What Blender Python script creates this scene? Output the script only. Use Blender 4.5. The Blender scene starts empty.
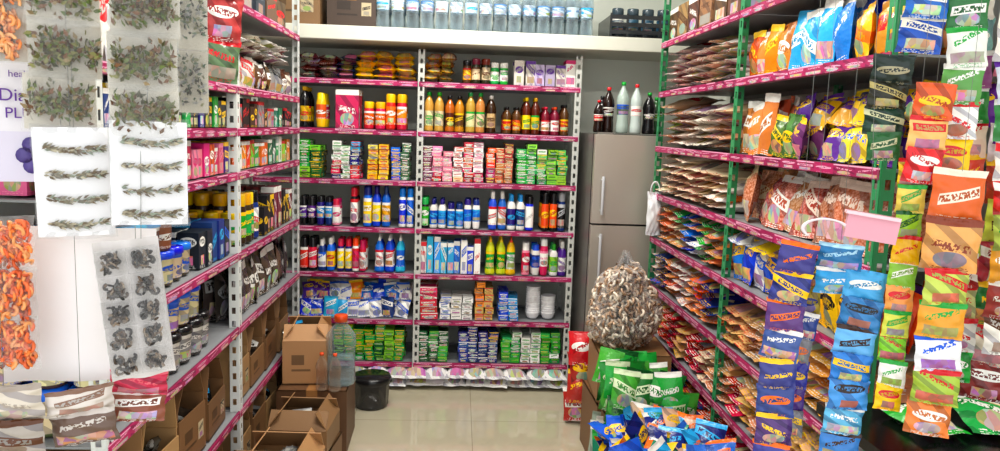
import bpy, math, random, colorsys
import numpy as np
random.seed(7)
rng = np.random.RandomState(5)
scene = bpy.context.scene

def hx(h):
    h = h.lstrip('#'); c = [int(h[i:i+2], 16)/255 for i in (0, 2, 4)]
    return tuple((x/12.92 if x <= .04045 else ((x+.055)/1.055)**2.4) for x in c)

# ------------------------------------------------------------------ materials
def newmat(name):
    m = bpy.data.materials.new(name); m.use_nodes = True
    nt = m.node_tree
    for n in list(nt.nodes): nt.nodes.remove(n)
    out = nt.nodes.new('ShaderNodeOutputMaterial')
    return m, nt, out

class G:
    def __init__(s, nt): s.nt = nt
    def n(s, t, **k):
        nd = s.nt.nodes.new(t)
        for a, b in k.items(): setattr(nd, a, b)
        return nd
    def put(s, sock, v):
        if isinstance(v, bpy.types.NodeSocket): s.nt.links.new(v, sock)
        elif isinstance(v, (tuple, list)) and len(v) == 3 and sock.type == 'RGBA': sock.default_value = (*v, 1)
        else: sock.default_value = v
    def m(s, op, a, b=0.0):
        nd = s.n('ShaderNodeMath', operation=op); s.put(nd.inputs[0], a); s.put(nd.inputs[1], b); return nd.outputs[0]
    def mul(s, *a):
        r = a[0]
        for b in a[1:]: r = s.m('MULTIPLY', r, b)
        return r
    def mix(s, f, a, b, bt='MIX'):
        nd = s.n('ShaderNodeMix', data_type='RGBA', blend_type=bt)
        s.put(nd.inputs[0], f); s.put(nd.inputs[6], a); s.put(nd.inputs[7], b); return nd.outputs[2]

def print_mat(name, rough=.3, grain=False, bump=.2, bscale=45, coat=0., metallic=0.):
    m, nt, out = newmat(name); g = G(nt)
    bs = g.n('ShaderNodeBsdfPrincipled'); nt.links.new(bs.outputs[0], out.inputs[0])
    uv = g.n('ShaderNodeUVMap'); uv.uv_map = 'UVMap'
    sp = g.n('ShaderNodeSeparateXYZ'); nt.links.new(uv.outputs[0], sp.inputs[0])
    fu = g.m('FRACT', sp.outputs[0]); fv = sp.outputs[1]; idn = g.m('FLOOR', sp.outputs[0])
    c1 = g.n('ShaderNodeAttribute', attribute_name='c1').outputs['Color']
    a2 = g.n('ShaderNodeAttribute', attribute_name='c2'); c2 = a2.outputs['Color']; flag = a2.outputs['Alpha']
    wn = g.n('ShaderNodeTexWhiteNoise', noise_dimensions='1D'); nt.links.new(idn, wn.inputs['W'])
    r = wn.outputs['Value']; r2 = g.m('FRACT', g.m('MULTIPLY', r, 7.13)); r3 = g.m('FRACT', g.m('MULTIPLY', r, 17.7))
    tc = g.n('ShaderNodeTexCoord')
    base = c1
    if grain:
        vo = g.n('ShaderNodeTexVoronoi'); vo.inputs['Scale'].default_value = 120
        nt.links.new(tc.outputs['Object'], vo.inputs['Vector'])
        base = g.mix(g.m('MULTIPLY', vo.outputs['Distance'], 1.2), g.mix(.3, c1, (1, .95, .85), 'MIX'), g.mix(1.0, c1, (.55, .48, .42), 'MULTIPLY'))
    cy = g.m('ADD', g.m('MULTIPLY', r, .28), .46)
    du = g.m('SUBTRACT', fu, .5); adu = g.m('ABSOLUTE', du); dv = g.m('SUBTRACT', fv, cy); adv = g.m('ABSOLUTE', dv)
    e = g.m('ADD', g.m('POWER', g.m('DIVIDE', adu, .40), 2.0), g.m('POWER', g.m('DIVIDE', adv, .14), 2.0))
    sk = g.m('ABSOLUTE', g.m('ADD', dv, g.m('MULTIPLY', du, g.m('SUBTRACT', r3, .5))))
    isA = g.m('LESS_THAN', r2, .3); isC = g.m('GREATER_THAN', r2, .62)
    isB = g.m('SUBTRACT', 1.0, g.m('ADD', isA, isC))
    logoA = g.mul(g.m('LESS_THAN', e, 1.0), isA)
    logoB = g.mul(g.m('LESS_THAN', sk, .11), g.m('LESS_THAN', adu, g.m('ADD', .33, g.m('MULTIPLY', r3, .2))), isB)
    logo = g.m('MAXIMUM', logoA, logoB)
    cb = g.n('ShaderNodeCombineXYZ')
    g.put(cb.inputs[0], g.m('MULTIPLY', fu, 21.0)); g.put(cb.inputs[1], g.m('MULTIPLY', fv, 15.0)); g.put(cb.inputs[2], g.m('MULTIPLY', idn, 3.7))
    no = g.n('ShaderNodeTexNoise'); no.inputs['Scale'].default_value = 1.0; no.inputs['Detail'].default_value = 1.0
    nt.links.new(cb.outputs[0], no.inputs['Vector'])
    tm = g.mul(g.m('GREATER_THAN', no.outputs[0], .48), g.m('LESS_THAN', sk, .07), g.m('LESS_THAN', adu, .36))
    vo2 = g.n('ShaderNodeTexVoronoi'); vo2.inputs['Scale'].default_value = .35
    nt.links.new(cb.outputs[0], vo2.inputs['Vector'])
    pcol = g.mix(.5, g.mix(1.0, c2, vo2.outputs['Color'], 'MULTIPLY'), g.mix(.5, wn.outputs['Color'], (.7, .5, .3)))
    pic = g.mul(g.m('LESS_THAN', fv, .36), g.m('GREATER_THAN', fv, .1), g.m('LESS_THAN', adu, g.m('ADD', .2, g.m('MULTIPLY', r2, .25))), g.m('GREATER_THAN', r, .45))
    bl = g.m('ADD', g.m('POWER', g.m('DIVIDE', adu, .3), 2.0), g.m('POWER', g.m('DIVIDE', g.m('SUBTRACT', fv, .24), .16), 2.0))
    bowl = g.mul(g.m('LESS_THAN', bl, 1.0), g.m('LESS_THAN', r, .45), g.m('GREATER_THAN', r3, .3))
    dg = g.m('LESS_THAN', g.m('FRACT', g.m('MULTIPLY', g.m('ADD', fu, g.m('MULTIPLY', fv, g.m('ADD', r2, .6))), g.m('ADD', 1.0, r3))), .4)
    dg = g.mul(dg, g.m('GREATER_THAN', r3, .5))
    band = g.mul(g.m('GREATER_THAN', fv, .86), g.m('GREATER_THAN', r2, .4))
    col = g.mix(g.m('MULTIPLY', dg, .7), base, g.mix(1.0, base, (.4, .4, .5), 'MULTIPLY'))
    col = g.mix(band, col, c2)
    col = g.mix(g.m('MAXIMUM', pic, bowl), col, pcol)
    col = g.mix(logo, col, c2)
    col = g.mix(tm, col, g.mix(isC, g.mix(1.0, c1, (.6, .6, .6), 'MULTIPLY'), c2))
    lines = g.mul(g.m('LESS_THAN', g.m('FRACT', g.m('MULTIPLY', fv, 28.0)), .4), g.m('GREATER_THAN', no.outputs[0], .5), g.m('LESS_THAN', fv, .1), g.m('LESS_THAN', adu, .35))
    col = g.mix(lines, col, c2)
    fin = g.mix(flag, base, col)
    nt.links.new(fin, bs.inputs['Base Color'])
    bs.inputs['Roughness'].default_value = rough
    bs.inputs['Metallic'].default_value = metallic
    bs.inputs['Coat Weight'].default_value = coat
    if bump:
        nb = g.n('ShaderNodeTexNoise'); nb.inputs['Scale'].default_value = bscale; nb.inputs['Detail'].default_value = 2
        nt.links.new(tc.outputs['Object'], nb.inputs['Vector'])
        bp = g.n('ShaderNodeBump'); bp.inputs['Strength'].default_value = bump; bp.inputs['Distance'].default_value = .01
        nt.links.new(nb.outputs[0], bp.inputs['Height']); nt.links.new(bp.outputs[0], bs.inputs['Normal'])
    return m

def film_mat(name, fac=.07):
    m, nt, out = newmat(name); g = G(nt)
    tr = g.n('ShaderNodeBsdfTransparent'); gl = g.n('ShaderNodeBsdfPrincipled')
    c1 = g.n('ShaderNodeAttribute', attribute_name='c1').outputs['Color']
    nt.links.new(g.mix(.35, (1, 1, 1), c1), tr.inputs[0]); nt.links.new(c1, gl.inputs['Base Color'])
    gl.inputs['Roughness'].default_value = .12
    tc = g.n('ShaderNodeTexCoord')
    nb = g.n('ShaderNodeTexNoise'); nb.inputs['Scale'].default_value = 60; nt.links.new(tc.outputs['Object'], nb.inputs['Vector'])
    bp = g.n('ShaderNodeBump'); bp.inputs['Strength'].default_value = .5; bp.inputs['Distance'].default_value = .01
    nt.links.new(nb.outputs[0], bp.inputs['Height']); nt.links.new(bp.outputs[0], gl.inputs['Normal'])
    lw = g.n('ShaderNodeLayerWeight'); lw.inputs[0].default_value = .3
    ms = g.n('ShaderNodeMixShader'); nt.links.new(g.m('ADD', g.m('MULTIPLY', lw.outputs['Facing'], .5), fac), ms.inputs[0])
    nt.links.new(tr.outputs[0], ms.inputs[1]); nt.links.new(gl.outputs[0], ms.inputs[2]); nt.links.new(ms.outputs[0], out.inputs[0])
    return m

FOIL = print_mat('printed_foil', .27, bump=.35, bscale=38)
CARD = print_mat('printed_card', .5, bump=.05)
FILM = film_mat('clear_film')
GRAIN = print_mat('grain_in_film', .25, grain=True, bump=.3, bscale=60)
METAL = print_mat('painted_metal', .4, bump=0)
PLAST = print_mat('glossy_plastic', .18, bump=0)
STEEL = print_mat('brushed_steel', .3, bump=0, metallic=.45)
MATS = [FOIL, CARD, FILM, GRAIN, METAL, PLAST, STEEL]
foil, card, film, grain, metal, plast, steel = range(7)

def simple(name, col, rough=.5, metallic=0, noise=0, nscale=8, bump=0):
    m, nt, out = newmat(name); g = G(nt)
    bs = g.n('ShaderNodeBsdfPrincipled'); nt.links.new(bs.outputs[0], out.inputs[0])
    tc = g.n('ShaderNodeTexCoord'); no = g.n('ShaderNodeTexNoise'); no.inputs['Scale'].default_value = nscale; no.inputs['Detail'].default_value = 5
    nt.links.new(tc.outputs['Object'], no.inputs['Vector'])
    nt.links.new(g.mix(g.m('MULTIPLY', no.outputs[0], noise), col, tuple(c*.45 for c in col)), bs.inputs['Base Color'])
    bs.inputs['Roughness'].default_value = rough; bs.inputs['Metallic'].default_value = metallic
    if bump:
        bp = g.n('ShaderNodeBump'); bp.inputs['Strength'].default_value = bump; bp.inputs['Distance'].default_value = .01
        nt.links.new(no.outputs[0], bp.inputs['Height']); nt.links.new(bp.outputs[0], bs.inputs['Normal'])
    return m

# ------------------------------------------------------------------ matrices
def M4(x=0, y=0, z=0, rz=0, rx=0, ry=0, s=(1, 1, 1)):
    cz, sz = math.cos(rz), math.sin(rz); cx, sx = math.cos(rx), math.sin(rx); cy, sy = math.cos(ry), math.sin(ry)
    Rz = np.array([[cz, -sz, 0], [sz, cz, 0], [0, 0, 1]]); Rx = np.array([[1, 0, 0], [0, cx, -sx], [0, sx, cx]])
    Ry = np.array([[cy, 0, sy], [0, 1, 0], [-sy, 0, cy]])
    m = np.eye(4); m[:3, :3] = (Rz@Ry@Rx)@np.diag(s); m[:3, 3] = (x, y, z); return m
I4 = np.eye(4)

# ------------------------------------------------------------------ templates
def lathe(prof, seg=12):
    n = len(prof); V = []
    for r, z, sl in prof:
        for j in range(seg):
            a = 2*math.pi*j/seg - math.pi/2
            V.append((r*math.cos(a), r*math.sin(a), z))
    F = []; UV = []; S = []
    z1 = [(prof[i][1], prof[i+1][1]) for i in range(n-1) if prof[i][2] == 1]
    lo = min([a for a, b in z1], default=0); hi = max([b for a, b in z1], default=1)
    for i in range(n-1):
        sl = prof[i][2]
        for j in range(seg):
            k = (j+1) % seg
            F.append((i*seg+j, i*seg+k, (i+1)*seg+k, (i+1)*seg+j)); S.append(sl)
            h = seg//2
            u0 = ((j+h//2) % h)/h; u1 = u0+1/h
            v0 = (prof[i][1]-lo)/(hi-lo); v1 = (prof[i+1][1]-lo)/(hi-lo)
            UV.append(((u0, v0), (u1, v0), (u1, v1), (u0, v1)))
    return dict(V=np.array(V, float), F=np.array(F), UV=np.array(UV, float), S=np.array(S))
e0 = .0006
SHAMPOO = lathe([(e0, 0, 0), (.44, 0, 0), (.5, .03, 0), (.5, .12, 1), (.5, .6, 0), (.46, .7, 0), (.34, .77, 0), (.22, .8, 2), (.24, .82, 2), (.23, .98, 2), (.18, 1, 2), (e0, 1, 2)])
LOTION = lathe([(e0, 0, 0), (.38, 0, 0), (.42, .04, 0), (.5, .25, 1), (.5, .66, 0), (.44, .78, 0), (.4, .8, 2), (.38, .97, 2), (.3, 1, 2), (e0, 1, 2)])
SPRAY = lathe([(e0, 0, 0), (.46, 0, 0), (.5, .02, 0), (.5, .08, 1), (.5, .7, 0), (.42, .76, 0), (.42, .77, 2), (.42, .95, 2), (.36, 1, 2), (e0, 1, 2)])
JAR = lathe([(e0, 0, 0), (.46, 0, 0), (.5, .05, 0), (.5, .15, 1), (.5, .65, 0), (.46, .74, 0), (.44, .76, 2), (.47, .78, 2), (.47, .97, 2), (.44, 1, 2), (e0, 1, 2)])
OIL = lathe([(e0, 0, 0), (.46, 0, 0), (.5, .03, 0), (.47, .1, 0), (.47, .14, 1), (.47, .52, 0), (.5, .58, 0), (.48, .7, 0), (.3, .82, 0), (.16, .88, 0), (.16, .9, 2), (.22, .905, 2), (.22, .99, 2), (.2, 1, 2), (e0, 1, 2)])
SODA = lathe([(e0, 0, 0), (.4, 0, 0), (.48, .03, 0), (.47, .15, 0), (.42, .28, 0), (.44, .36, 1), (.47, .56, 0), (.5, .62, 0), (.44, .72, 0), (.25, .84, 0), (.14, .9, 0), (.14, .93, 2), (.17, .935, 2), (.17, 1, 2), (e0, 1, 2)], 16)
DISH = lathe([(e0, 0, 0), (.5, 0, 0), (.52, .05, 0), (.48, .14, 1), (.4, .36, 1), (.46, .58, 0), (.4, .7, 0), (.2, .8, 0), (.15, .82, 2), (.15, .88, 2), (.08, .9, 2), (.06, 1, 2), (e0, 1, 2)])
TUB = lathe([(e0, 0, 0), (.4, 0, 0), (.44, .08, 1), (.48, .78, 2), (.53, .8, 2), (.53, .93, 2), (.5, 1, 2), (e0, 1, 2)])
BALL = lathe([(e0, 0, 0), (.35, .1, 0), (.5, .35, 0), (.5, .65, 0), (.35, .9, 0), (e0, 1, 0)], 8)
CYL = lathe([(e0, 0, 0), (.5, 0, 0), (.5, 1, 0), (e0, 1, 0)], 12)
BOWL = lathe([(e0, 0, 0), (.3, 0, 0), (.42, .3, 0), (.5, .9, 0), (.52, 1, 0), (.49, 1, 0), (.4, .4, 0), (e0, .15, 0)], 20)

def torus(R=.5, r=.06, seg=20, ts=6, arc=1.0):
    V = []; F = []
    full = arc >= 1
    cnt = seg if full else seg+1
    for i in range(cnt):
        a = 2*math.pi*arc*i/seg
        for j in range(ts):
            b = 2*math.pi*j/ts
            V.append(((R+r*math.cos(b))*math.cos(a), r*math.sin(b), (R+r*math.cos(b))*math.sin(a)))
    for i in range(seg):
        k = (i+1) % cnt
        for j in range(ts):
            l = (j+1) % ts
            F.append((i*ts+j, i*ts+l, k*ts+l, k*ts+j))
    F = np.array(F)
    return dict(V=np.array(V), F=F, UV=np.zeros((len(F), 4, 2)), S=np.zeros(len(F), int))
RING = torus(); HOOK = torus(.5, .05, 16, 6, .62); CURL = torus(.4, .2, 6, 5, .5)

def mkbox():
    V = [(-.5, -.5, 0), (.5, -.5, 0), (.5, .5, 0), (-.5, .5, 0), (-.5, -.5, 1), (.5, -.5, 1), (.5, .5, 1), (-.5, .5, 1)]
    F = [(0, 1, 5, 4), (1, 2, 6, 5), (2, 3, 7, 6), (3, 0, 4, 7), (4, 5, 6, 7), (3, 2, 1, 0)]
    UV = [((0, 0), (1, 0), (1, 1), (0, 1))]*6
    return dict(V=np.array(V, float), F=np.array(F), UV=np.array(UV, float), S=np.array([1, 1, 1, 1, 0, 0]))
BOX = mkbox()

def mkpouch(nx, ny, wr=0., seed=0):
    r = np.random.RandomState(seed)
    us = np.linspace(0, 1, nx+1)
    vs = np.concatenate([[0, .055], np.linspace(.055, .945, ny-1)[1:-1], [.945, 1]])
    ph = r.rand(8)*6.28
    def sheet(sgn):
        V = []
        for v in vs:
            g = 0 if (v <= .056 or v >= .944) else (math.sin(math.pi*(v-.055)/.89))**.55
            for u in us:
                f = max(0, 1-abs(2*u-1)**2.6)**.7
                y = sgn*.5*g*f
                w = wr*(math.sin(u*23+ph[0]+4*math.sin(v*5+ph[1]))*math.exp(-min(v, 1-v)*6)+.6*math.sin(v*19+u*9*math.sin(ph[2])+ph[3])*abs(2*u-1)+.4*math.sin(u*9+v*14+ph[4]))
                y += w*(.35+.65*g*f) * (1 if sgn < 0 else .9)
                x = (u-.5)*(1-.05*g*(1-wr)) + wr*.06*math.sin(v*11+ph[5])
                z = v + wr*.05*math.sin(u*6+ph[6])
                V.append((x, y, z))
        return V
    A = sheet(-1); B = sheet(1); n = nx+1; N = len(A); F = []; UV = []; S = []
    for i in range(len(vs)-1):
        for j in range(nx):
            q = (i*n+j, i*n+j+1, (i+1)*n+j+1, (i+1)*n+j)
            uvq = ((us[j], vs[i]), (us[j+1], vs[i]), (us[j+1], vs[i+1]), (us[j], vs[i+1]))
            F.append(q); UV.append(uvq); S.append(1)
            F.append((q[3]+N, q[2]+N, q[1]+N, q[0]+N)); UV.append((uvq[3], uvq[2], uvq[1], uvq[0])); S.append(1)
    return dict(V=np.array(A+B), F=np.array(F), UV=np.array(UV, float), S=np.array(S))
PL = [mkpouch(5, 6, .12, i) for i in range(6)]
PH = [mkpouch(16, 20, .19, 20+i) for i in range(6)]
LEAF = dict(V=np.array([(0, 0, 0), (.5, -.1, .3), (0, -.2, 1), (-.5, -.1, .4)]), F=np.array([(0, 1, 2, 3)]), UV=np.zeros((1, 4, 2)), S=np.array([0]))

# ------------------------------------------------------------------ mesher
class Mesher:
    def __init__(s): s.V = []; s.F = []; s.UV = []; s.C1 = []; s.C2 = []; s.MI = []; s.SM = []; s.n = 0
    def add(s, T, M, cols, c2=(1, 1, 1), mat=0, mats=None, smooth=True, flag=1, jit=.12, cj=.0):
        V = T['V']@M[:3, :3].T+M[:3, 3]
        s.V.append(V); s.F.append(T['F']+s.n); s.n += len(V)
        S = T['S']; k = len(S)
        if not isinstance(cols, list): cols = [cols]
        ca = np.array(cols, float)*(1+jit*(random.random()-.5)*2)
        if cj:
            for i in range(len(ca)):
                h_, s_, v_ = colorsys.rgb_to_hsv(*np.clip(ca[i], 0, 1)); h_ = (h_+(random.random()-.5)*cj) % 1
                ca[i] = colorsys.hsv_to_rgb(h_, s_, v_)
        idx = np.minimum(S, len(ca)-1)
        C1 = np.ones((k, 4)); C1[:, :3] = ca[idx]
        C2 = np.ones((k, 4)); C2[:, :3] = c2; C2[:, 3] = (S == 1)*flag
        uv = T['UV'].copy(); uv[:, :, 0] = np.clip(uv[:, :, 0], .003, .997)+random.randint(0, 400)
        s.UV.append(uv); s.C1.append(C1); s.C2.append(C2)
        if mats: s.MI.append(np.array(mats)[np.minimum(S, len(mats)-1)])
        else: s.MI.append(np.full(k, mat))
        s.SM.append(np.full(k, smooth))
    def box(s, R, x0, x1, y0, y1, z0, z1, col, c2=(1, 1, 1), mat=card, flag=0, jit=0.03):
        s.add(BOX, R@M4((x0+x1)/2, (y0+y1)/2, z0, s=(x1-x0, y1-y0, z1-z0)), col, c2, mat, smooth=False, flag=flag, jit=jit)
    def tube(s, a, b, r, col, mat=metal):
        a = np.array(a, float); b = np.array(b, float); d = b-a; L = np.linalg.norm(d); d = d/L
        up = np.array([1, 0, 0]) if abs(d[0]) < .9 else np.array([0, 1, 0])
        x = np.cross(up, d); x /= np.linalg.norm(x); y = np.cross(d, x)
        m = np.eye(4); m[:3, 0] = x*2*r; m[:3, 1] = y*2*r; m[:3, 2] = d*L; m[:3, 3] = a
        s.add(CYL, m, col, mat=mat, flag=0)
    def build(s, name):
        V = np.concatenate(s.V); F = np.concatenate(s.F)
        org = np.array([(V[:, 0].min()+V[:, 0].max())/2, (V[:, 1].min()+V[:, 1].max())/2, V[:, 2].min()])
        V = V-org
        me = bpy.data.meshes.new(name); me.from_pydata(V.tolist(), [], F.tolist())
        for m in MATS: me.materials.append(m)
        uvl = me.uv_layers.new(name='UVMap'); uvl.data.foreach_set('uv', np.concatenate(s.UV).astype(np.float32).ravel())
        for nm, arr in (('c1', s.C1), ('c2', s.C2)):
            a = me.attributes.new(nm, 'FLOAT_COLOR', 'CORNER')
            a.data.foreach_set('color', np.repeat(np.concatenate(arr), 4, axis=0).astype(np.float32).ravel())
        me.polygons.foreach_set('material_index', np.concatenate(s.MI).astype(np.int32))
        me.polygons.foreach_set('use_smooth', np.concatenate(s.SM).astype(bool))
        me.update()
        ob = bpy.data.objects.new(name, me); ob.location = org.tolist(); scene.collection.objects.link(ob)
        return ob

# palette
RED = hx('d41a26'); DRED = hx('7c1418'); ORG = hx('f27010'); YEL = hx('f8c810'); GRN = hx('20a83e'); DGRN = hx('17602c'); LIME = hx('8cd032')
BLU = hx('145cd8'); NAV = hx('18287c'); CYN = hx('2aace8'); PUR = hx('5c2292'); MAG = hx('d01c6c'); PNK = hx('f088ac'); WHT = hx('f2f0ea'); CRM = hx('e6d6a8')
BLK = hx('17161a'); BRN = hx('5a3218'); LBRN = hx('a87848'); TAN = hx('c8a070'); GRY = hx('9a9a9a'); CARDB = hx('a27a50'); CARDD = hx('7e5a38'); HONEY = hx('c07014'); TEAL = hx('1f8a6a'); DAL = hx('d8842c'); SILV = hx('b9bcc0')
LIP = hx('a8185a'); LIP2 = hx('e9a8c4')

# ------------------------------------------------------------------ room
def slab(name, x0, x1, y0, y1, z0, z1, mat, bev=0):
    me = bpy.data.meshes.new(name); c = ((x0+x1)/2, (y0+y1)/2, (z0+z1)/2)
    v = [((a-c[0]), (b-c[1]), (d-c[2])) for d in (z0, z1) for b in (y0, y1) for a in (x0, x1)]
    me.from_pydata(v, [], [(0, 2, 3, 1), (4, 5, 7, 6), (0, 1, 5, 4), (2, 6, 7, 3), (0, 4, 6, 2), (1, 3, 7, 5)])
    me.materials.append(mat); ob = bpy.data.objects.new(name, me); ob.location = c; scene.collection.objects.link(ob)
    if bev:
        b = ob.modifiers.new('bevel', 'BEVEL'); b.width = bev; b.segments = 3
    return ob
WALL = simple('wall_paint', hx('e8ece2'), .7, noise=.15, nscale=3, bump=.05)
CEIL = simple('ceiling_paint', hx('e6e6e0'), .8)
m, nt, out = newmat('floor_tiles'); g = G(nt)
bs = g.n('ShaderNodeBsdfPrincipled'); nt.links.new(bs.outputs[0], out.inputs[0])
tc = g.n('ShaderNodeTexCoord'); br = g.n('ShaderNodeTexBrick'); br.offset = 0
nt.links.new(tc.outputs['Object'], br.inputs['Vector'])
br.inputs['Scale'].default_value = 1; br.inputs['Brick Width'].default_value = .6; br.inputs['Row Height'].default_value = .6
br.inputs['Mortar Size'].default_value = .002; br.inputs['Color1'].default_value = (*hx('c8c1aa'), 1); br.inputs['Color2'].default_value = (*hx('c4bca4'), 1); br.inputs['Mortar'].default_value = (*hx('9a917c'), 1)
no = g.n('ShaderNodeTexNoise'); no.inputs['Scale'].default_value = 3; no.inputs['Detail'].default_value = 6; nt.links.new(tc.outputs['Object'], no.inputs['Vector'])
nt.links.new(g.mix(g.m('MULTIPLY', no.outputs[0], .35), br.outputs[0], hx('a0967c')), bs.inputs['Base Color'])
nt.links.new(g.m('ADD', g.m('MULTIPLY', no.outputs[0], .08), .01), bs.inputs['Roughness'])
bs.inputs['IOR'].default_value = 1.75
FLOOR = m
slab('floor', -1.35, 1.55, -1.0, 4.75, -.1, 0, FLOOR)
slab('wall_back', -1.35, 1.55, 4.62, 4.75, 0, 2.8, WALL)
slab('wall_left', -1.35, -1.2, .5, 4.62, 0, 2.8, WALL)
slab('wall_right', 1.42, 1.55, .5, 4.62, 0, 2.8, WALL)
slab('ceiling', -1.35, 1.55, .5, 4.75, 2.8, 2.9, CEIL)
slab('concrete_loft_ledge', -1.2, 1.42, 4.1, 4.62, 1.925, 2.0, simple('ledge_paint', hx('dcdccf'), .6, noise=.3, nscale=6), .006)

# ------------------------------------------------------------------ racks
def place(x, y, rz): return M4(x, y, 0, rz)
RB = place(-1.134, 4.2, 0); RL = place(-.8, 1.7, math.pi/2); RR = place(1.0, 3.78, -math.pi/2)

def post(m, R, s, y, H, col, sgn=1):
    w = .034; t = .002
    for fl in (0, 1):
        def bx(a0, a1, z0, z1):
            if fl == 0: m.box(R, s+a0*sgn if sgn > 0 else s-a1, s+a1 if sgn > 0 else s-a0, y-t, y, z0, z1, col, mat=metal)
            else: m.box(R, s-t if sgn > 0 else s, s if sgn > 0 else s+t, y+a0, y+a1, z0, z1, col, mat=metal)
        bx(0, .010, 0, H); bx(.024, w, 0, H)
        z = 0
        while z < H:
            bx(.010, .024, z, min(z+.026, H)); z += .05

def rack(R, length, posts, zs, depth, H, pcol, bay_eps=.004):
    m = Mesher()
    for i, s in enumerate(posts):
        sg = 1 if i < len(posts)-1 else -1
        post(m, R, s, -.004, H, pcol, sg); post(m, R, s, depth-.036, H, pcol, sg)
    for z in zs:
        for a, b in zip(posts[:-1], posts[1:]):
            a += bay_eps; b -= bay_eps
            m.box(R, a, b, 0, depth, z-.012, z-.006, hx('8d8f92'), mat=metal)
            m.box(R, a, b, depth-.004, depth, z-.03, z+.004, hx('8d8f92'), mat=metal)
            n = max(1, round((b-a)/.11)); L = (b-a)/n
            for k in range(n):
                m.add(BOX, R@M4(a+L*(k+.5), -.006, z-.030, s=(L, .003, .027)), LIP, LIP2, card, smooth=False, flag=1, jit=.2)
            m.box(R, a, b, -.0045, 0, z-.033, z-.002, hx('7a1644'), mat=metal)
    return m.build('display_rack')
ZB = [.14, .39, .658, .917, 1.183, 1.46, 1.73]
rack(RB, 1.8, [0, .9, 1.8], ZB, .38, 1.9, hx('c4c6c0'))
ZL = [.10, .406, .73, 1.006, 1.302, 1.46, 1.61, 1.906]
rack(RL, 2.1, [0, 1.05, 2.1], ZL, .38, 2.3, hx('dadedb'))
ZR = [.25, .49, .73, .97, 1.194, 1.43, 1.70, 1.94]
rack(RR, 2.06, [0, 1.06, 2.06], ZR, .40, 2.3, hx('2f8f5a'))

# ------------------------------------------------------------------ fillers
def rr(a, b): return a+(b-a)*random.random()
def stand(m, R, s0, s1, z, T, w, h, cl, rows=3, y0=.012, ds=1., mats=(plast, foil, plast), gap=.002, run=2, hj=.0, dmax=.36):
    s = s0+w/2; k = 0; it = random.choice(cl); hh = h; TT = T
    while s+w/2 <= s1+.001:
        if k <= 0:
            it = random.choice(cl); k = random.randint(1, run); hh = h*(1-hj*random.random())
            TT = random.choice([SHAMPOO, SHAMPOO, LOTION, SPRAY]) if T is SHAMPOO else T
        k -= 1; y = y0+w*ds/2
        for r_ in range(rows):
            if y+w*ds/2 > dmax: break
            m.add(TT, R@M4(s+rr(-.003, .003), y+rr(0, .012), z, rr(-.3, .3) if T is not BOX else rr(-.06, .06), s=(w*.97, w*ds*.96, hh)), it[0], it[1], mats=list(mats), smooth=T is not BOX, cj=.05)
            y += w*ds+.006
        s += w+gap
def pouches(m, R, s0, s1, z, w, h, t, cl, rows=4, y0=.02, mat=foil, run=2, lean=.12, dmax=.34, hj=.15):
    s = s0+w/2; k = 0; it = random.choice(cl)
    while s+w/2 <= s1+.012:
        if k <= 0: it = random.choice(cl); k = random.randint(1, run)
        k -= 1; y = y0+t/2
        for r_ in range(rows):
            if y+t > dmax: break
            m.add(random.choice(PL), R@M4(s+rr(-.01, .01), y+rr(-.008, .008), z, rr(-.3, .3), -lean*rr(.3, 1.2), rr(-.15, .15), s=(w*1.06, t, h*(1-hj*random.random()))), it[0], it[1], mat, cj=.05)
            y += t*.9
        s += w*.88
def flats(m, R, s0, s1, z, ztop, w, d, t, cl, y0=.0, mat=foil, run=2, nmin=.6, jit=.012, deep=1, tf=1.7):
    s = s0+w/2; k = 0; it = random.choice(cl)
    while s+w/2 <= s1+.02:
        if k <= 0: it = random.choice(cl); k = random.randint(1, run)
        k -= 1
        n = max(1, int((ztop-z)/t*rr(nmin, 1)))
        for i in range(n):
            if random.random() < .1: it = random.choice(cl)
            for dd in range(deep):
                m.add(random.choice(PL), R@M4(s+rr(-jit, jit), y0+rr(-jit*.6, jit*1.8)+dd*d, z+t*(i+.5), rr(-.18, .18), -math.pi/2+rr(-.04, .18), rr(-.1, .1), s=(w, t*tf, d)), it[0], it[1], mat, cj=.04)
        s += w*.95
def bricks(m, R, s0, s1, z, ztop, w, d, t, cl, y0=.004, run=2, nmin=.82, mat=foil, deep=2):
    s = s0+w/2; k = 0; it = random.choice(cl)
    while s+w/2 <= s1+.004:
        if k <= 0: it = random.choice(cl); k = random.randint(1, run)
        k -= 1
        n = max(1, int((ztop-z)/t*rr(nmin, 1)+.5))
        for i in range(n):
            if random.random() < .18: it = random.choice(cl)
            for dd in range(deep):
                m.add(BOX, R@M4(s+rr(-.004, .004), y0+d/2+dd*d+rr(0, .014), z+t*i, rr(-.1, .1), s=(w*.97, d*.96, t*.95)), it[0], it[1], mat, smooth=False, cj=.05, jit=.2)
        s += w+.002
def P(*a): return [(list(x[0]) if isinstance(x[0], list) else [x[0]], x[1]) for x in a]
def B(body, label, cap, l2): return ([body, label, cap], l2)

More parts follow.
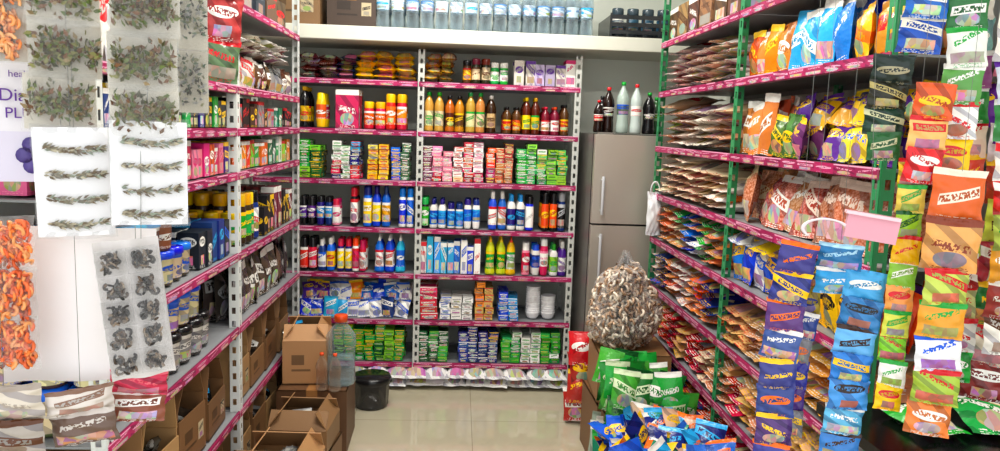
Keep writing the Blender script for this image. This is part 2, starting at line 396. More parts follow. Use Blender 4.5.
# ----- back rack products (s = X + 1.134)
m = Mesher()  # top row
flats(m, RB, .25, .55, ZB[6], 1.88, .11, .2, .03, P((DRED, WHT), (BRN, YEL), (hx('24406a'), RED), (hx('5a3a50'), WHT), (WHT, RED)), nmin=.8)
flats(m, RB, .56, .89, ZB[6], 1.895, .11, .2, .035, P((YEL, ORG), (YEL, BRN)), nmin=.9)
flats(m, RB, .93, 1.13, ZB[6], 1.89, .09, .2, .035, P((hx('d89a20'), YEL), (YEL, BRN), (YEL, RED), (hx('8a5a20'), YEL)), nmin=.9)
m.build('biscuit_packet_pile')
m = Mesher()
stand(m, RB, 1.14, 1.42, ZB[6], JAR, .05, .145, [B(BRN, YEL, BLK, RED), B(DGRN, LIME, BLK, WHT), B(hx('303018'), CRM, DRED, BRN), B(DRED, WHT, BLK, RED), B(GRN, WHT, WHT, GRN)], hj=.2)
m.build('spice_jar_row')
m = Mesher()
stand(m, RB, 1.43, 1.78, ZB[6], BOX, .055, .15, [([hx('d8d2c6')], PUR), ([CRM], BRN), ([WHT], MAG), ([hx('5a4a58')], WHT), ([hx('b8a8c8')], PUR)], mats=(card, card), rows=3, hj=.35)
m.build('small_carton_row')
m = Mesher()
z = ZB[5]
stand(m, RB, .25, .33, z, OIL, .055, .22, [B(BLK, YEL, YEL, RED)])
stand(m, RB, .335, .43, z, LOTION, .06, .19, [B(YEL, RED, YEL, WHT), B(YEL, YEL, RED, RED)])
stand(m, RB, .6, .89, z, JAR, .058, .2, [B(ORG, YEL, RED, RED), B(RED, ORG, YEL, WHT), B(BRN, RED, BLK, YEL), B(HONEY, BRN, RED, YEL), B(NAV, ORG, YEL, WHT), B(hx('c8a060'), RED, DGRN, WHT)], hj=.25)
m.build('health_drink_jar_row')
m = Mesher()
stand(m, RB, .45, .59, z, BOX, .13, .21, [([hx('d82030')], WHT)], mats=(card, card), ds=.5, rows=2, run=1)
m.build('drink_powder_carton_row')
m = Mesher()
stand(m, RB, .93, 1.36, z, OIL, .056, .23, [B(HONEY, YEL, YEL, RED), B(hx('8a4210'), WHT, DRED, RED), B(HONEY, BRN, BLK, YEL), B(hx('5a2408'), YEL, BLK, DRED), B(hx('c89040'), CRM, GRN, GRN), B(hx('3a1a08'), hx('d8c080'), WHT, BRN)], hj=.18)
stand(m, RB, 1.37, 1.78, z, OIL, .052, .205, [B(BRN, RED, BLK, YEL), B(HONEY, GRN, WHT, WHT), B(DRED, WHT, RED, RED), B(hx('351505'), ORG, RED, YEL), B(hx('5a2408'), YEL, YEL, GRN)], hj=.3)
m.build('cooking_oil_bottle_row')
m = Mesher()
z = ZB[4]
bricks(m, RB, .25, .42, z, z+.2, .06, .09, .03, P((GRN, WHT), (LIME, DGRN), (TEAL, WHT), (DGRN, YEL)))
bricks(m, RB, .43, .62, z, z+.22, .05, .09, .026, P((NAV, WHT), (RED, WHT), (GRN, YEL), (WHT, GRN), (CYN, RED)))
bricks(m, RB, .63, .75, z, z+.22, .055, .09, .028, P((YEL, GRN), (YEL, RED), (hx('e8d860'), NAV)))
bricks(m, RB, .76, .89, z, z+.2, .05, .09, .026, P((CYN, WHT), (LIME, WHT), (BLU, YEL), (hx('3a6a40'), WHT)))
bricks(m, RB, .93, 1.28, z, z+.22, .055, .09, .028, P((WHT, RED), (PNK, WHT), (RED, WHT), (WHT, PNK), (CRM, ORG), (hx('803050'), WHT)), nmin=.75)
bricks(m, RB, 1.29, 1.45, z, z+.22, .048, .09, .028, P((hx('c8582c'), CRM), (MAG, WHT), (ORG, WHT), (DRED, YEL)))
bricks(m, RB, 1.46, 1.78, z, z+.22, .055, .09, .028, P((GRN, WHT), (LIME, DGRN), (DGRN, LIME), (WHT, GRN), (hx('50c060'), YEL)))
m.build('bath_soap_stack')
m = Mesher()
z = ZB[3]
stand(m, RB, .25, .52, z, SHAMPOO, .044, .2, [B(BLU, WHT, WHT, RED), B(BLK, PUR, BLK, WHT), B(PNK, WHT, MAG, MAG), B(GRN, WHT, WHT, DGRN), B(NAV, CYN, BLK, WHT)], ds=.7, hj=.3)
stand(m, RB, .53, .6, z, SPRAY, .045, .215, [B(NAV, RED, WHT, WHT), B(BLK, WHT, RED, RED)])
stand(m, RB, .6, .8, z, SHAMPOO, .05, .225, [B(RED, WHT, RED, NAV), B(CYN, NAV, WHT, WHT), B(BLU, YEL, NAV, WHT), B(YEL, NAV, BLU, BLU)], ds=.7)
stand(m, RB, .8, .89, z, SPRAY, .042, .22, [B(BLK, DRED, BLK, WHT), B(WHT, BLU, BLU, WHT)])
stand(m, RB, .93, 1.3, z, SHAMPOO, .046, .19, [B(WHT, BLU, BLU, WHT), B(WHT, CYN, WHT, NAV), B(BLU, WHT, WHT, NAV), B(hx('304030'), WHT, LIME, GRN), B(WHT, BLU, NAV, CYN), B(BLK, GRN, GRN, WHT)], ds=.7, hj=.3, rows=4)
stand(m, RB, 1.31, 1.6, z, SHAMPOO, .05, .22, [B(CYN, WHT, NAV, BLU), B(BLK, YEL, ORG, RED), B(BLU, WHT, BLK, WHT), B(WHT, NAV, CYN, CYN), B(hx('2a6ad0'), WHT, WHT, RED)], ds=.75, hj=.15)
stand(m, RB, 1.61, 1.78, z, SPRAY, .045, .22, [B(BLK, PUR, BLK, WHT), B(BLK, ORG, BLK, YEL), B(NAV, BLK, SILV, SILV)])
m.build('shampoo_bottle_row')
m = Mesher()
z = ZB[2]
stand(m, RB, .25, .45, z, SHAMPOO, .048, .2, [B(NAV, WHT, WHT, BLU), B(BLK, RED, BLK, WHT), B(BLU, YEL, WHT, RED)], ds=.7, hj=.2)
stand(m, RB, .46, .66, z, SPRAY, .04, .215, [B(RED, WHT, RED, RED), B(NAV, YEL, RED, WHT), B(BLK, GRN, BLK, WHT), B(WHT, RED, ORG, RED)], hj=.2)
stand(m, RB, .67, .89, z, DISH, .056, .215, [B(CYN, WHT, WHT, BLU), B(CYN, BLU, WHT, WHT), B(BLU, WHT, WHT, RED), B(BLK, SILV, BLK, RED)], ds=.6)
stand(m, RB, 1.3, 1.5, z, DISH, .058, .225, [B(YEL, GRN, GRN, WHT), B(hx('c8d820'), GRN, YEL, YEL), B(YEL, WHT, ORG, GRN)], ds=.65)
stand(m, RB, 1.51, 1.78, z, SHAMPOO, .05, .22, [B(PUR, WHT, WHT, PUR), B(MAG, WHT, WHT, PNK), B(WHT, BLU, BLU, NAV), B(WHT, LIME, GRN, GRN), B(PNK, MAG, WHT, WHT)], ds=.7, hj=.2, run=1)
m.build('cleaner_bottle_row')
m = Mesher()
stand(m, RB, .93, 1.3, z, BOX, .036, .215, [([WHT], BLU), ([CYN], WHT), ([BLU], WHT), ([MAG], WHT), ([WHT], RED), ([PUR], WHT)], ds=1, mats=(card, card), hj=.3, run=2)
m.build('toothpaste_carton_row')
m = Mesher()
z = ZB[1]
pouches(m, RB, .25, .89, z, .075, .12, .035, P((BLU, WHT), (NAV, WHT), (PUR, WHT), (WHT, BLU), (CYN, WHT)), rows=2, lean=.3)
pouches(m, RB, .27, .89, z+.1, .075, .105, .035, P((BLU, WHT), (PUR, YEL), (NAV, WHT), (ORG, YEL), (WHT, BLU)), rows=3, lean=.8, y0=.04)
m.build('detergent_pouch_pile')
m = Mesher()
bricks(m, RB, .93, 1.04, z, z+.22, .1, .1, .038, P((RED, WHT), (DRED, WHT)))
bricks(m, RB, 1.05, 1.24, z, z+.15, .06, .1, .033, P((WHT, BLU), (WHT, GRY), (CRM, BLU)))
bricks(m, RB, 1.25, 1.38, z, z+.22, .05, .1, .038, P((hx('c83a1c'), YEL), (ORG, BRN), (hx('d8b060'), RED)))
bricks(m, RB, 1.385, 1.5, z, z+.17, .055, .1, .033, P((BLU, WHT), (CYN, WHT)))
m.build('detergent_bar_stack')
m = Mesher()
for cx, n, w_ in ((1.59, 12, .085), (1.68, 8, .085), (1.635, 5, .1)):
    for i in range(n): m.add(BOWL, RB@M4(cx, .09+(.1 if n == 5 else 0), z+i*.014, s=(w_, w_, .04)), hx('f4f4f5'), mat=plast, flag=0)
m.build('disposable_bowl_stack')
m = Mesher()
z = ZB[0]
bricks(m, RB, .45, .89, z, z+.21, .055, .1, .03, P((GRN, WHT), (LIME, DGRN), (GRN, YEL), (DGRN, LIME)))
bricks(m, RB, .93, 1.15, z, z+.2, .055, .1, .03, P((GRN, WHT), (DGRN, WHT), (GRN, LIME)))
bricks(m, RB, 1.16, 1.4, z, z+.21, .055, .1, .03, P((NAV, WHT), (hx('1a3a9a'), WHT), (NAV, YEL)))
bricks(m, RB, 1.41, 1.75, z, z+.19, .055, .1, .03, P((GRN, WHT), (WHT, GRN), (hx('7ab890'), GRN), (GRN, LIME)))
m.build('washing_soap_stack')
m = Mesher()
for s in np.arange(.58, 1.74, .115):
    for k in range(2):
        m.add(random.choice(PL), RB@M4(s+rr(-.01, .01), -.10+rr(0, .02), .028+k*.045, rr(-.15, .15), -math.pi/2+.1, s=(.13, .065, .28)), [hx('fafaf8')], random.choice([WHT, hx('d0d0d0'), hx('d0dcf0')]), foil, jit=.02)
m.build('salt_packet_pile')

# ----- left rack products (s = Y - 1.7)
m = Mesher()
stand(m, RL, .02, 2.06, ZL[7], BOX, .17, .16, [([hx('4a4038')], hx('6a6058')), ([hx('6a5840')], RED), ([hx('38404a')], hx('606870')), ([CARDD], BRN)], ds=1, mats=(card, card), rows=2, hj=.3)
m.build('storage_carton_row')
m = Mesher()
pouches(m, RL, .05, 1.0, ZL[6], .1, .24, .035, P((RED, WHT), (hx('6a7a5a'), WHT), (GRY, RED), (WHT, RED), (hx('b83038'), YEL)), rows=5)
pouches(m, RL, 1.08, 2.06, ZL[6], .1, .13, .035, P((hx('e0d8c8'), BRN), (LBRN, WHT), (GRY, BLK), (BRN, WHT), (hx('dcd4cc'), RED)), rows=5)
flats(m, RL, 1.08, 2.0, ZL[6]+.13, ZL[6]+.25, .12, .2, .03, P((hx('dcd4c4'), BRN), (BLK, RED), (BRN, WHT), (WHT, BRN)))
m.build('snack_packet_pile')
m = Mesher()
stand(m, RL, .03, 1.03, ZL[5], BOX, .045, .115, [([WHT], GRN), ([GRN], WHT), ([BLK], WHT), ([NAV], WHT), ([hx('303438')], YEL)], ds=1.3, mats=(card, card), hj=.3)
stand(m, RL, 1.08, 2.06, ZL[5], BOX, .055, .11, [([BLK], RED), ([hx('442a20')], YEL), ([TEAL], WHT), ([GRY], RED)], ds=1.3, mats=(card, card), hj=.4)
m.build('medicine_carton_row')
m = Mesher()
stand(m, RL, .03, 1.03, ZL[4], BOX, .05, .12, [([MAG], WHT), ([PUR], YEL), ([PNK], MAG), ([RED], WHT), ([hx('e06090')], PNK)], ds=1.3, mats=(card, card), hj=.35)
stand(m, RL, 1.08, 2.06, ZL[4], BOX, .06, .115, [([GRN], WHT), ([LIME], RED), ([hx('2a6a4a')], WHT), ([ORG], WHT), ([WHT], GRN)], ds=1.3, mats=(card, card), hj=.35)
m.build('cosmetic_carton_row')
m = Mesher()
stand(m, RL, .03, .7, ZL[3], TUB, .08, .1, [B(hx('7a3a1c'), hx('96603a'), CYN, WHT), B(hx('54402a'), CRM, BLU, BLU)], run=4)
stand(m, RL, .03, .6, ZL[3]+.102, TUB, .08, .1, [B(hx('7a3a1c'), hx('96603a'), CYN, WHT), B(hx('40302a'), CRM, BLU, BLU)], run=4)
stand(m, RL, .72, 1.03, ZL[3], BOX, .06, .2, [([BLK], BLU), ([hx('1c2430')], WHT), ([hx('2a2a30')], ORG), ([NAV], CYN), ([hx('403a30')], YEL)], hj=.45, rows=3, mats=(card, card), ds=1.2)
stand(m, RL, 1.08, 1.5, ZL[3], JAR, .06, .2, [B(BLK, NAV, CYN, WHT), B(hx('403020'), GRN, YEL, YEL), B(NAV, WHT, BLK, RED)], hj=.4, rows=4)
stand(m, RL, 1.5, 2.06, ZL[3], BOX, .06, .2, [([hx('2c2c34')], RED), ([BLK], YEL), ([hx('2a4a3a')], WHT), ([hx('8a3030')], WHT), ([NAV], WHT)], hj=.5, rows=4, mats=(card, card))
m.build('plastic_jar_row')
m = Mesher()
stand(m, RL, .03, .93, ZL[2], TUB, .09, .115, [B(hx('7a3a1c'), hx('8a5c40'), CYN, WHT), B(hx('403a34'), GRY, BLK, WHT), B(hx('50603a'), CRM, BLU, BLU)], run=3)
stand(m, RL, .03, .8, ZL[2]+.117, TUB, .09, .115, [B(hx('7a3a1c'), hx('8a5c40'), CYN, WHT), B(hx('50382a'), CRM, BLU, BLU)], run=3)
m.build('plastic_jar_row')
m = Mesher()
pouches(m, RL, 1.08, 2.06, ZL[2], .1, .21, .04, P((hx('3c3430'), GRY), (hx('584838'), WHT), (hx('2c2a2c'), GRY), (hx('6a5040'), BRN)), rows=5)
m.build('spice_packet_pile')

def carton(R, x, y, z, w, d, h, rz=0, flap=.5, content=None, col=None, name='cardboard_carton', low=1.0, fj=.5):
    m = Mesher(); col = col or CARDB
    Q = R@M4(x, y, z, rz); t = .005
    dk = tuple(c*.7 for c in col)
    m.box(Q, -w/2, w/2, -d/2, d/2, 0, t, dk)
    m.add(BOX, Q@M4(0, -d/2+t/2, 0, s=(w, t, h*low)), col, dk, card, smooth=False, flag=0)
    m.box(Q, -w*.3, -w*.02, -d/2-.0006, -d/2, h*low*.45, h*low*.68, tuple(c*.45 for c in col), mat=card)
    m.box(Q, -w*.3, w*.12, -d/2-.0006, -d/2, h*low*.3, h*low*.35, tuple(c*.45 for c in col), mat=card)
    if random.random() < .5: m.add(BOX, Q@M4(w*.3, -d/2-.0005, h*low*.3, s=(w*.2, .0008, h*low*.35)), hx('b8a888'), BLK, card, smooth=False, flag=1)
    m.add(BOX, Q@M4(0, d/2-t/2, 0, s=(w, t, h)), col, dk, card, smooth=False, flag=0)
    m.box(Q, -w/2, -w/2+t, -d/2+t, d/2-t, 0, h, col); m.box(Q, w/2-t, w/2, -d/2+t, d/2-t, 0, h, col)
    fl = d*.42
    if flap is not None:
        for k, (px, py, rzz, L) in enumerate(((0, -d/2, 0, w), (w/2, 0, math.pi/2, d), (0, d/2, math.pi, w), (-w/2, 0, -math.pi/2, d))):
            a = flap+rr(-fj, fj)
            if k == 0 and low < 1: continue
            m.add(BOX, Q@M4(px, py, h, rzz)@M4(0, 0, 0, rx=math.pi/2*.2+a, s=(L*.97, .004, fl*.8)), tuple(c*1.1 for c in col), dk, card, smooth=False, flag=0)
    else:
        m.box(Q, -w/2, w/2, -d/2, -.002, h-t, h, col); m.box(Q, -w/2, w/2, .002, d/2, h-t, h, col)
        m.box(Q, -.025, .025, -d/2-.001, d/2+.001, h, h+.0008, LBRN, mat=plast)
        m.box(Q, -.025, .025, -d/2-.0012, -d/2-.0004, h*.7, h, LBRN, mat=plast)
    if content:
        for i in range(int(w*d*330)):
            m.add(random.choice(PL), Q@M4(rr(-w/2+.05, w/2-.05), rr(-d/2+.05, d/2-.05), rr(.3, .8)*h*low, rr(-3, 3), rr(-.9, .9), rr(-.5, .5), s=(.08, .03, min(.11, h*.5))), *random.choice(content))
    return m.build(name)
dark = [([hx('2c2624')], GRY, foil), ([hx('4a3c30')], WHT, foil), ([hx('1c2024')], CYN, foil), ([hx('8a8478')], WHT, foil)]
for zi, z in ((1, ZL[1]), (0, ZL[0])):
    s = .15
    while s < 2.0:
        w = rr(.19, .25)
        if s+w/2 > 2.08: break
        if abs(s-1.05) < w/2+.02: s = 1.05+w/2+.02
        carton(RL, s, .175, z, w-.01, .31, rr(.15, .19), rr(-.05, .05), rr(-1.0, -.5), dark, random.choice([CARDB, CARDD, hx('8c6844'), hx('b08a5c')]), low=.85, fj=.3)
        s += w+.01

# ----- right rack products (s = 3.78 - Y)
m = Mesher()
stand(m, RR, .02, 1.0, ZR[7], BOX, .16, .15, [([CARDB], BRN), ([hx('6a4a30')], WHT)], ds=1, mats=(card, card), rows=2, run=1)
m.build('storage_carton_row')
m = Mesher()
RICE = hx('ecd0b4')
flats(m, RR, .02, 1.02, ZR[6], ZR[6]+.2, .12, .3, .032, P((RICE, RED), (hx('e0b8a0'), WHT), (hx('e0a898'), MAG), (hx('ece4dc'), RED)), nmin=.9)
flats(m, RR, .02, 1.02, ZR[5], ZR[5]+.22, .12, .3, .034, P((hx('f6eee0'), BRN), (hx('ecc8a0'), RED), (hx('f2e6da'), RED), (hx('c08a68'), WHT)), nmin=.85)
flats(m, RR, .02, 1.02, ZR[4], ZR[4]+.2, .12, .3, .032, P((hx('f2d8b4'), RED), (hx('f6e8cc'), RED), (hx('f6f0e6'), ORG)), nmin=.9)
m.build('rice_packet_pile')
m = Mesher()
pouches(m, RR, 1.07, 1.4, ZR[6], .085, .18, .045, P((ORG, YEL), (hx('d8702c'), WHT), (hx('d88a30'), RED)), rows=4, mat=foil)
pouches(m, RR, 1.4, 1.8, ZR[6], .1, .2, .05, P((BLU, WHT), (CYN, WHT), (BLU, YEL), (BLU, CYN)), rows=4)
pouches(m, RR, 1.8, 2.05, ZR[6], .09, .15, .05, P((YEL, ORG), (hx('d8a030'), RED)), rows=4)
pouches(m, RR, 1.07, 1.32, ZR[5], .085, .21, .045, P((ORG, WHT), (hx('f08030'), YEL), (hx('e07a38'), WHT)), rows=4, mat=foil)
pouches(m, RR, 1.32, 1.62, ZR[5], .09, .14, .05, P((hx('7a3a70'), YEL), (hx('8a8a30'), YEL), (PUR, YEL), (hx('e09020'), PUR), (hx('4a7a30'), YEL)), rows=4)
pouches(m, RR, 1.32, 1.62, ZR[5]+.09, .09, .12, .05, P((hx('7a3a70'), YEL), (YEL, PUR), (PUR, YEL), (hx('e0b020'), PUR)), rows=4, lean=.6, y0=.05)
pouches(m, RR, 1.62, 2.05, ZR[5], .1, .14, .06, P((YEL, PUR), (YEL, NAV), (PUR, YEL), (hx('e8d030'), BLU)), rows=4, lean=.4, run=1)
pouches(m, RR, 1.6, 2.05, ZR[5]+.1, .1, .13, .06, P((YEL, PUR), (YEL, NAV), (PUR, YEL)), rows=4, lean=.7, y0=.05, run=1)
m.build('chips_packet_pile')
m = Mesher()
pouches(m, RR, 1.07, 2.05, ZR[4], .13, .21, .055, P((hx('e0582c'), hx('f0d8c8')), (hx('e08048'), WHT), (hx('e07244'), CRM), (hx('d0502c'), hx('e8a060'))), rows=5, mat=grain, lean=.35)
m.build('pasta_packet_pile')
m = Mesher()
flats(m, RR, .02, 1.02, ZR[3], ZR[3]+.2, .12, .25, .034, P((hx('e08848'), WHT), (WHT, BLU), (BLU, WHT), (hx('e0d0b0'), RED), (RED, YEL), (GRN, WHT)), nmin=.85)
pouches(m, RR, 1.07, 1.5, ZR[3], .1, .17, .05, P((BLU, YEL), (hx('2a80d8'), WHT), (NAV, YEL), (RED, WHT), (WHT, BLU)), rows=4)
pouches(m, RR, 1.5, 2.05, ZR[3], .1, .17, .05, P((YEL, BLK), (YEL, PUR), (ORG, PUR), (NAV, YEL)), rows=4)
flats(m, RR, 1.08, 1.9, ZR[3]+.12, ZR[3]+.2, .11, .22, .04, P((YEL, PUR), (BLU, YEL), (ORG, NAV), (WHT, BLU)))
flats(m, RR, .02, 1.02, ZR[2], ZR[2]+.2, .12, .28, .034, P((ORG, BLU), (BLU, ORG), (hx('e88040'), WHT), (NAV, YEL), (WHT, ORG)), nmin=.85)
m.build('masala_packet_pile')
m = Mesher()
flats(m, RR, 1.07, 2.05, ZR[2], ZR[2]+.19, .12, .3, .034, P((hx('eca44a'), WHT), (hx('dc9c68'), WHT), (hx('e4b878'), RED)), nmin=.85)
flats(m, RR, .02, 2.05, ZR[1], ZR[1]+.19, .12, .3, .034, P((hx('dc9c68'), WHT), (hx('ecdcbc'), RED), (hx('c08260'), WHT), (hx('e4b880'), YEL), (RED, WHT)), nmin=.85)
m.build('lentil_packet_pile')
m = Mesher()
flats(m, RR, .02, 2.05, ZR[0], ZR[0]+.2, .13, .3, .036, P((RED, WHT), (NAV, RED), (BLU, WHT), (CRM, RED), (hx('b82a30'), YEL), (RED, BLU)), nmin=.85)
m.build('noodle_packet_pile')
m = Mesher()
flats(m, RR, .02, 2.0, 0, .2, .2, .35, .05, P((hx('b89468'), RED), (hx('d0c0a0'), GRN)), nmin=.9, mat=grain)
m.build('flour_packet_pile')

# ------------------------------------------------------------------ refrigerator
FT = 1.48
def fridge():
    m = Mesher(); c = hx('bab3a8'); ds = hx('7c7873')
    Q = M4(.70, 3.88, 0)
    m.box(Q, 0, .58, .05, .62, .04, FT, ds, mat=steel)
    m.box(Q, .003, .577, 0, .045, .06, 1.0, c, mat=steel); m.box(Q, .003, .577, 0, .045, 1.01, FT-.003, c, mat=steel)
    m.box(Q, .0, .58, .045, .052, .04, FT, BLK, mat=plast)
    m.box(Q, .02, .56, .03, .05, 0, .06, BLK, mat=plast)
    for z0, z1 in ((.6, .96), (1.06, 1.26)):
        m.tube((.75, 3.845, z0), (.75, 3.845, z1), .008, SILV)
        for zz in (z0+.02, z1-.02): m.tube((.75, 3.845, zz), (.75, 3.885, zz), .006, SILV)
    for x in (.04, .54):
        m.add(CYL, Q@M4(x, .08, 0, s=(.04, .04, .04)), BLK, flag=0); m.add(CYL, Q@M4(x, .56, 0, s=(.04, .04, .04)), BLK, flag=0)
    m.box(Q, .02, .1, .01, .04, FT-.003, FT+.007, ds, mat=plast)
    ob = m.build('refrigerator')
    b = ob.modifiers.new('bevel', 'BEVEL'); b.width = .004; b.segments = 2
fridge()
m = Mesher()
for x, y, h, w, c in ((.735, 4.0, .17, .055, B(hx('1d0a06'), RED, RED, WHT)), (.79, 4.02, .24, .065, B(hx('1d0a06'), hx('3a1010'), RED, WHT)), (.79, 4.2, .2, .07, B(BLK, GRN, BLK, WHT)),
                      (.865, 4.01, .27, .07, B(hx('a8b8b0'), hx('60705a'), GRN, BLU)), (.935, 4.0, .26, .065, B(hx('c0ccc8'), WHT, RED, RED)), (1.01, 4.02, .22, .07, B(hx('1a1a1c'), BLK, GRN, WHT)), (1.07, 4.1, .2, .07, B(hx('2a6030'), LIME, GRN, WHT))):
    m.add(SODA, M4(x, y, FT+.005, s=(w, w, h)), c[0], c[1], mats=[plast, foil, plast])
m.build('soft_drink_bottle_row')
m = Mesher()   # white carry bag hanging on rack end
m.add(PH[1], M4(.985, 3.7, .98, .1, s=(.075, .05, .22)), hx('dfe3e6'), mat=plast, flag=0)
m.add(RING, M4(.985, 3.7, 1.21, .1, s=(.045, .05, .08)), hx('dfe3e6'), mat=plast, flag=0)
m.build('plastic_carry_bag')

# ------------------------------------------------------------------ loft items
m = Mesher()
WB = hx('e4f0f4')
for i in range(15):
    for j in range(3):
        m.add(SODA, M4(-.43+i*.079, 4.18+j*.085, 2.0, rr(0, 3), s=(.077, .077, .27)), [WB, hx('c4dae8'), hx('f0f4f6')], random.choice([hx('6090c8'), CYN, WHT]), mats=[film, foil, plast])
        m.add(CYL, M4(-.43+i*.079, 4.18+j*.085, 2.003, s=(.058, .058, .2)), hx('cadde6'), mat=film, flag=0)
m.build('water_bottle_pack')
carton(I4, -.93, 4.32, 2.0, .34, .34, .22, 0, None, None, hx('8a6a48')); carton(I4, -.6, 4.32, 2.0, .26, .3, .2, .03, None, None, hx('4a3a30'))
m = Mesher()
m.box(I4, .80, 1.35, 4.14, 4.5, 2.0, 2.01, BLK, mat=plast)
for z in (2.02, 2.06, 2.1): m.box(I4, .8, 1.35, 4.14, 4.15, z, z+.022, hx('2a2c30'), mat=plast)
for x in np.linspace(.8, 1.34, 7): m.box(I4, x, x+.01, 4.138, 4.152, 2.0, 2.13, hx('2a2c30'), mat=plast)
m.box(I4, .8, .81, 4.14, 4.5, 2.0, 2.12, hx('2a2c30'), mat=plast); m.box(I4, 1.34, 1.35, 4.14, 4.5, 2.0, 2.12, hx('2a2c30'), mat=plast); m.box(I4, .8, 1.35, 4.49, 4.5, 2.0, 2.12, hx('2a2c30'), mat=plast)
for i in range(6): m.add(JAR, M4(.86+i*.085, 4.25, 2.01, s=(.07, .07, .16)), [hx('303c44'), hx('30607a'), hx('40505a')], WHT, mats=[plast, foil, plast])
m.build('plastic_crate')

# ------------------------------------------------------------------ floor items
bagc = [([hx('9a9a94')], WHT, film), ([hx('c8c8c0')], GRY, foil)]
carton(I4, -.63, 3.42, 0, .31, .32, .30, .02, None, None, hx('6a4a30'))
carton(I4, -.68, 3.45, .305, .2, .24, .2, .08, -.9, dark, hx('b0855a'), fj=.2)
carton(I4, -.61, 3.02, 0, .25, .26, .16, -.1, None, None, CARDD)
carton(I4, -.61, 3.02, .165, .24, .25, .10, -.05, -.9, bagc, hx('8a6844'), fj=.2)
carton(I4, -.61, 2.60, 0, .27, .28, .16, .05, None, None, CARDD)
carton(I4, -.61, 2.60, .165, .26, .27, .11, -.04, -.9, bagc, hx('a98056'), fj=.2)
carton(I4, -.655, 2.24, 0, .24, .28, .22, .05, -.8, dark, CARDB, fj=.2)
m = Mesher()
m.add(OIL, M4(-.515, 3.36, .305, .2, s=(.14, .14, .32)), [hx('d8e4e8'), hx('c8dce2'), hx('e0501c')], hx('7890a0'), mats=[film, film, plast])
m.add(CYL, M4(-.515, 3.36, .308, s=(.12, .12, .12)), hx('bcd0d6'), mat=film, flag=0)
for dx, dy in ((-.07, -.09), (-.01, -.1)):
    m.add(SODA, M4(-.515+dx, 3.36+dy, .303, s=(.055, .055, .17)), [hx('d0c0b0'), hx('c8a890'), hx('e05020')], RED, mats=[film, film, plast])
m.build('water_jug')
m = Mesher()
m.add(TUB, M4(-.43, 3.87, 0, s=(.2, .2, .17)), [hx('222226'), hx('2a2a2e'), hx('18181a')], GRY, flag=0, mats=[plast])
m.build('black_storage_tub')

# snack bag on cartons, right side
carton(I4, .80, 3.3, 0, .34, .34, .3, .03, None, None, CARDD)
carton(I4, .80, 3.3, .305, .32, .32, .22, -.04, None, None, CARDB)
m = Mesher()
cx, cy, cz = .76, 3.28, .70
def lump(th, ph):
    r = .17*(1+.08*math.sin(3*th+1)+.06*math.sin(5*ph+th))
    x = r*.94*math.sin(ph)*math.cos(th)*(1-.22*math.cos(ph)); y = r*.85*math.sin(ph)*math.sin(th); z = r*1.2*math.cos(ph)
    return x, y, max(z, -.17)
for i in range(1700):
    th = rr(0, 6.283); ph = math.acos(rr(-1, 1)); k = rr(.8, .97); x, y, z = lump(th, ph)
    m.add(CURL, M4(cx+x*k, cy+y*k, cz+z*k, rr(0, 6), rr(0, 6), rr(0, 6), s=(.034, .028, .034)), random.choice([hx('b8987c'), hx('e4d4c0'), hx('8a6a50'), hx('f0e6d4'), hx('c8ac90')]), mat=foil, flag=0)
V = []; nT, nP = 28, 18
for i in range(nP+1):
    for j in range(nT):
        x, y, z = lump(2*math.pi*j/nT, math.pi*i/nP); kk = 1+.02*math.sin(j*7+i*5)
        V.append((cx+x*kk, cy+y*kk, cz+z*kk))
F = [(i*nT+j, i*nT+(j+1) % nT, (i+1)*nT+(j+1) % nT, (i+1)*nT+j) for i in range(nP) for j in range(nT)]
m.add(dict(V=np.array(V), F=np.array(F), UV=np.zeros((len(F), 4, 2)), S=np.zeros(len(F), int)), I4, hx('eeeeee'), mat=film, flag=0)
for i in range(14):
    a = i*.45; m.add(LEAF, M4(cx+.012*math.cos(a), cy+.012*math.sin(a), cz+.18, a, s=(.06, .03, .09)), hx('eeeeee'), mat=film, flag=0)
m.build('puffed_snack_bag')

# heap of packets
carton(I4, .80, 2.96, 0, .3, .3, .3, 0, None, None, CARDD); carton(I4, .78, 2.5, 0, .30, .36, .22, .05, None, None, CARDB)
m = Mesher()
for lay, (zz, n) in enumerate(((.14, 5), (.24, 5), (.34, 5), (.42, 4))):
    for i in range(n):
        for y in (2.74, 2.82, 2.92, 3.02):
            if zz < .3 and y > 2.78: continue
            m.add(random.choice(PL), M4(.645+i*.062+rr(-.015, .015), y+rr(-.02, .02), zz+rr(-.015, .02), rr(-.4, .4), rr(-.35, .05), rr(-.2, .2), s=(.105, .05, .15)), random.choice([GRN, hx('229a38'), hx('1c7a30'), hx('48a838'), GRN]), random.choice([WHT, LIME, DGRN, hx('d8e8c0')]), foil)
m.build('green_snack_packet_heap')
m = Mesher()
for i in range(170):
    x, y = rr(.61, .89), rr(2.28, 2.66)
    m.add(random.choice(PL), M4(x, y, .17+rr(0, .2)+.1*(x-.6), rr(-1.2, 1.2), rr(-1.5, -.3), rr(-.4, .4), s=(.11, .04, .14)), random.choice([BLU, BLU, hx('2468c8'), NAV, NAV, CYN, hx('3a3a7a'), hx('e8c0a0'), TEAL, YEL]), random.choice([WHT, YEL, CYN, ORG]), foil)
m.build('chips_packet_heap')
m = Mesher()
for k in range(4):
    m.add(random.choice(PL), M4(.655+rr(-.02, .02), 3.62+rr(-.03, .03), .02+k*.1, rr(-.3, .2), -.3, rr(-.15, .15), s=(.13, .08, .17)), random.choice([RED, hx('b83028'), WHT]), random.choice([WHT, YEL]), foil)
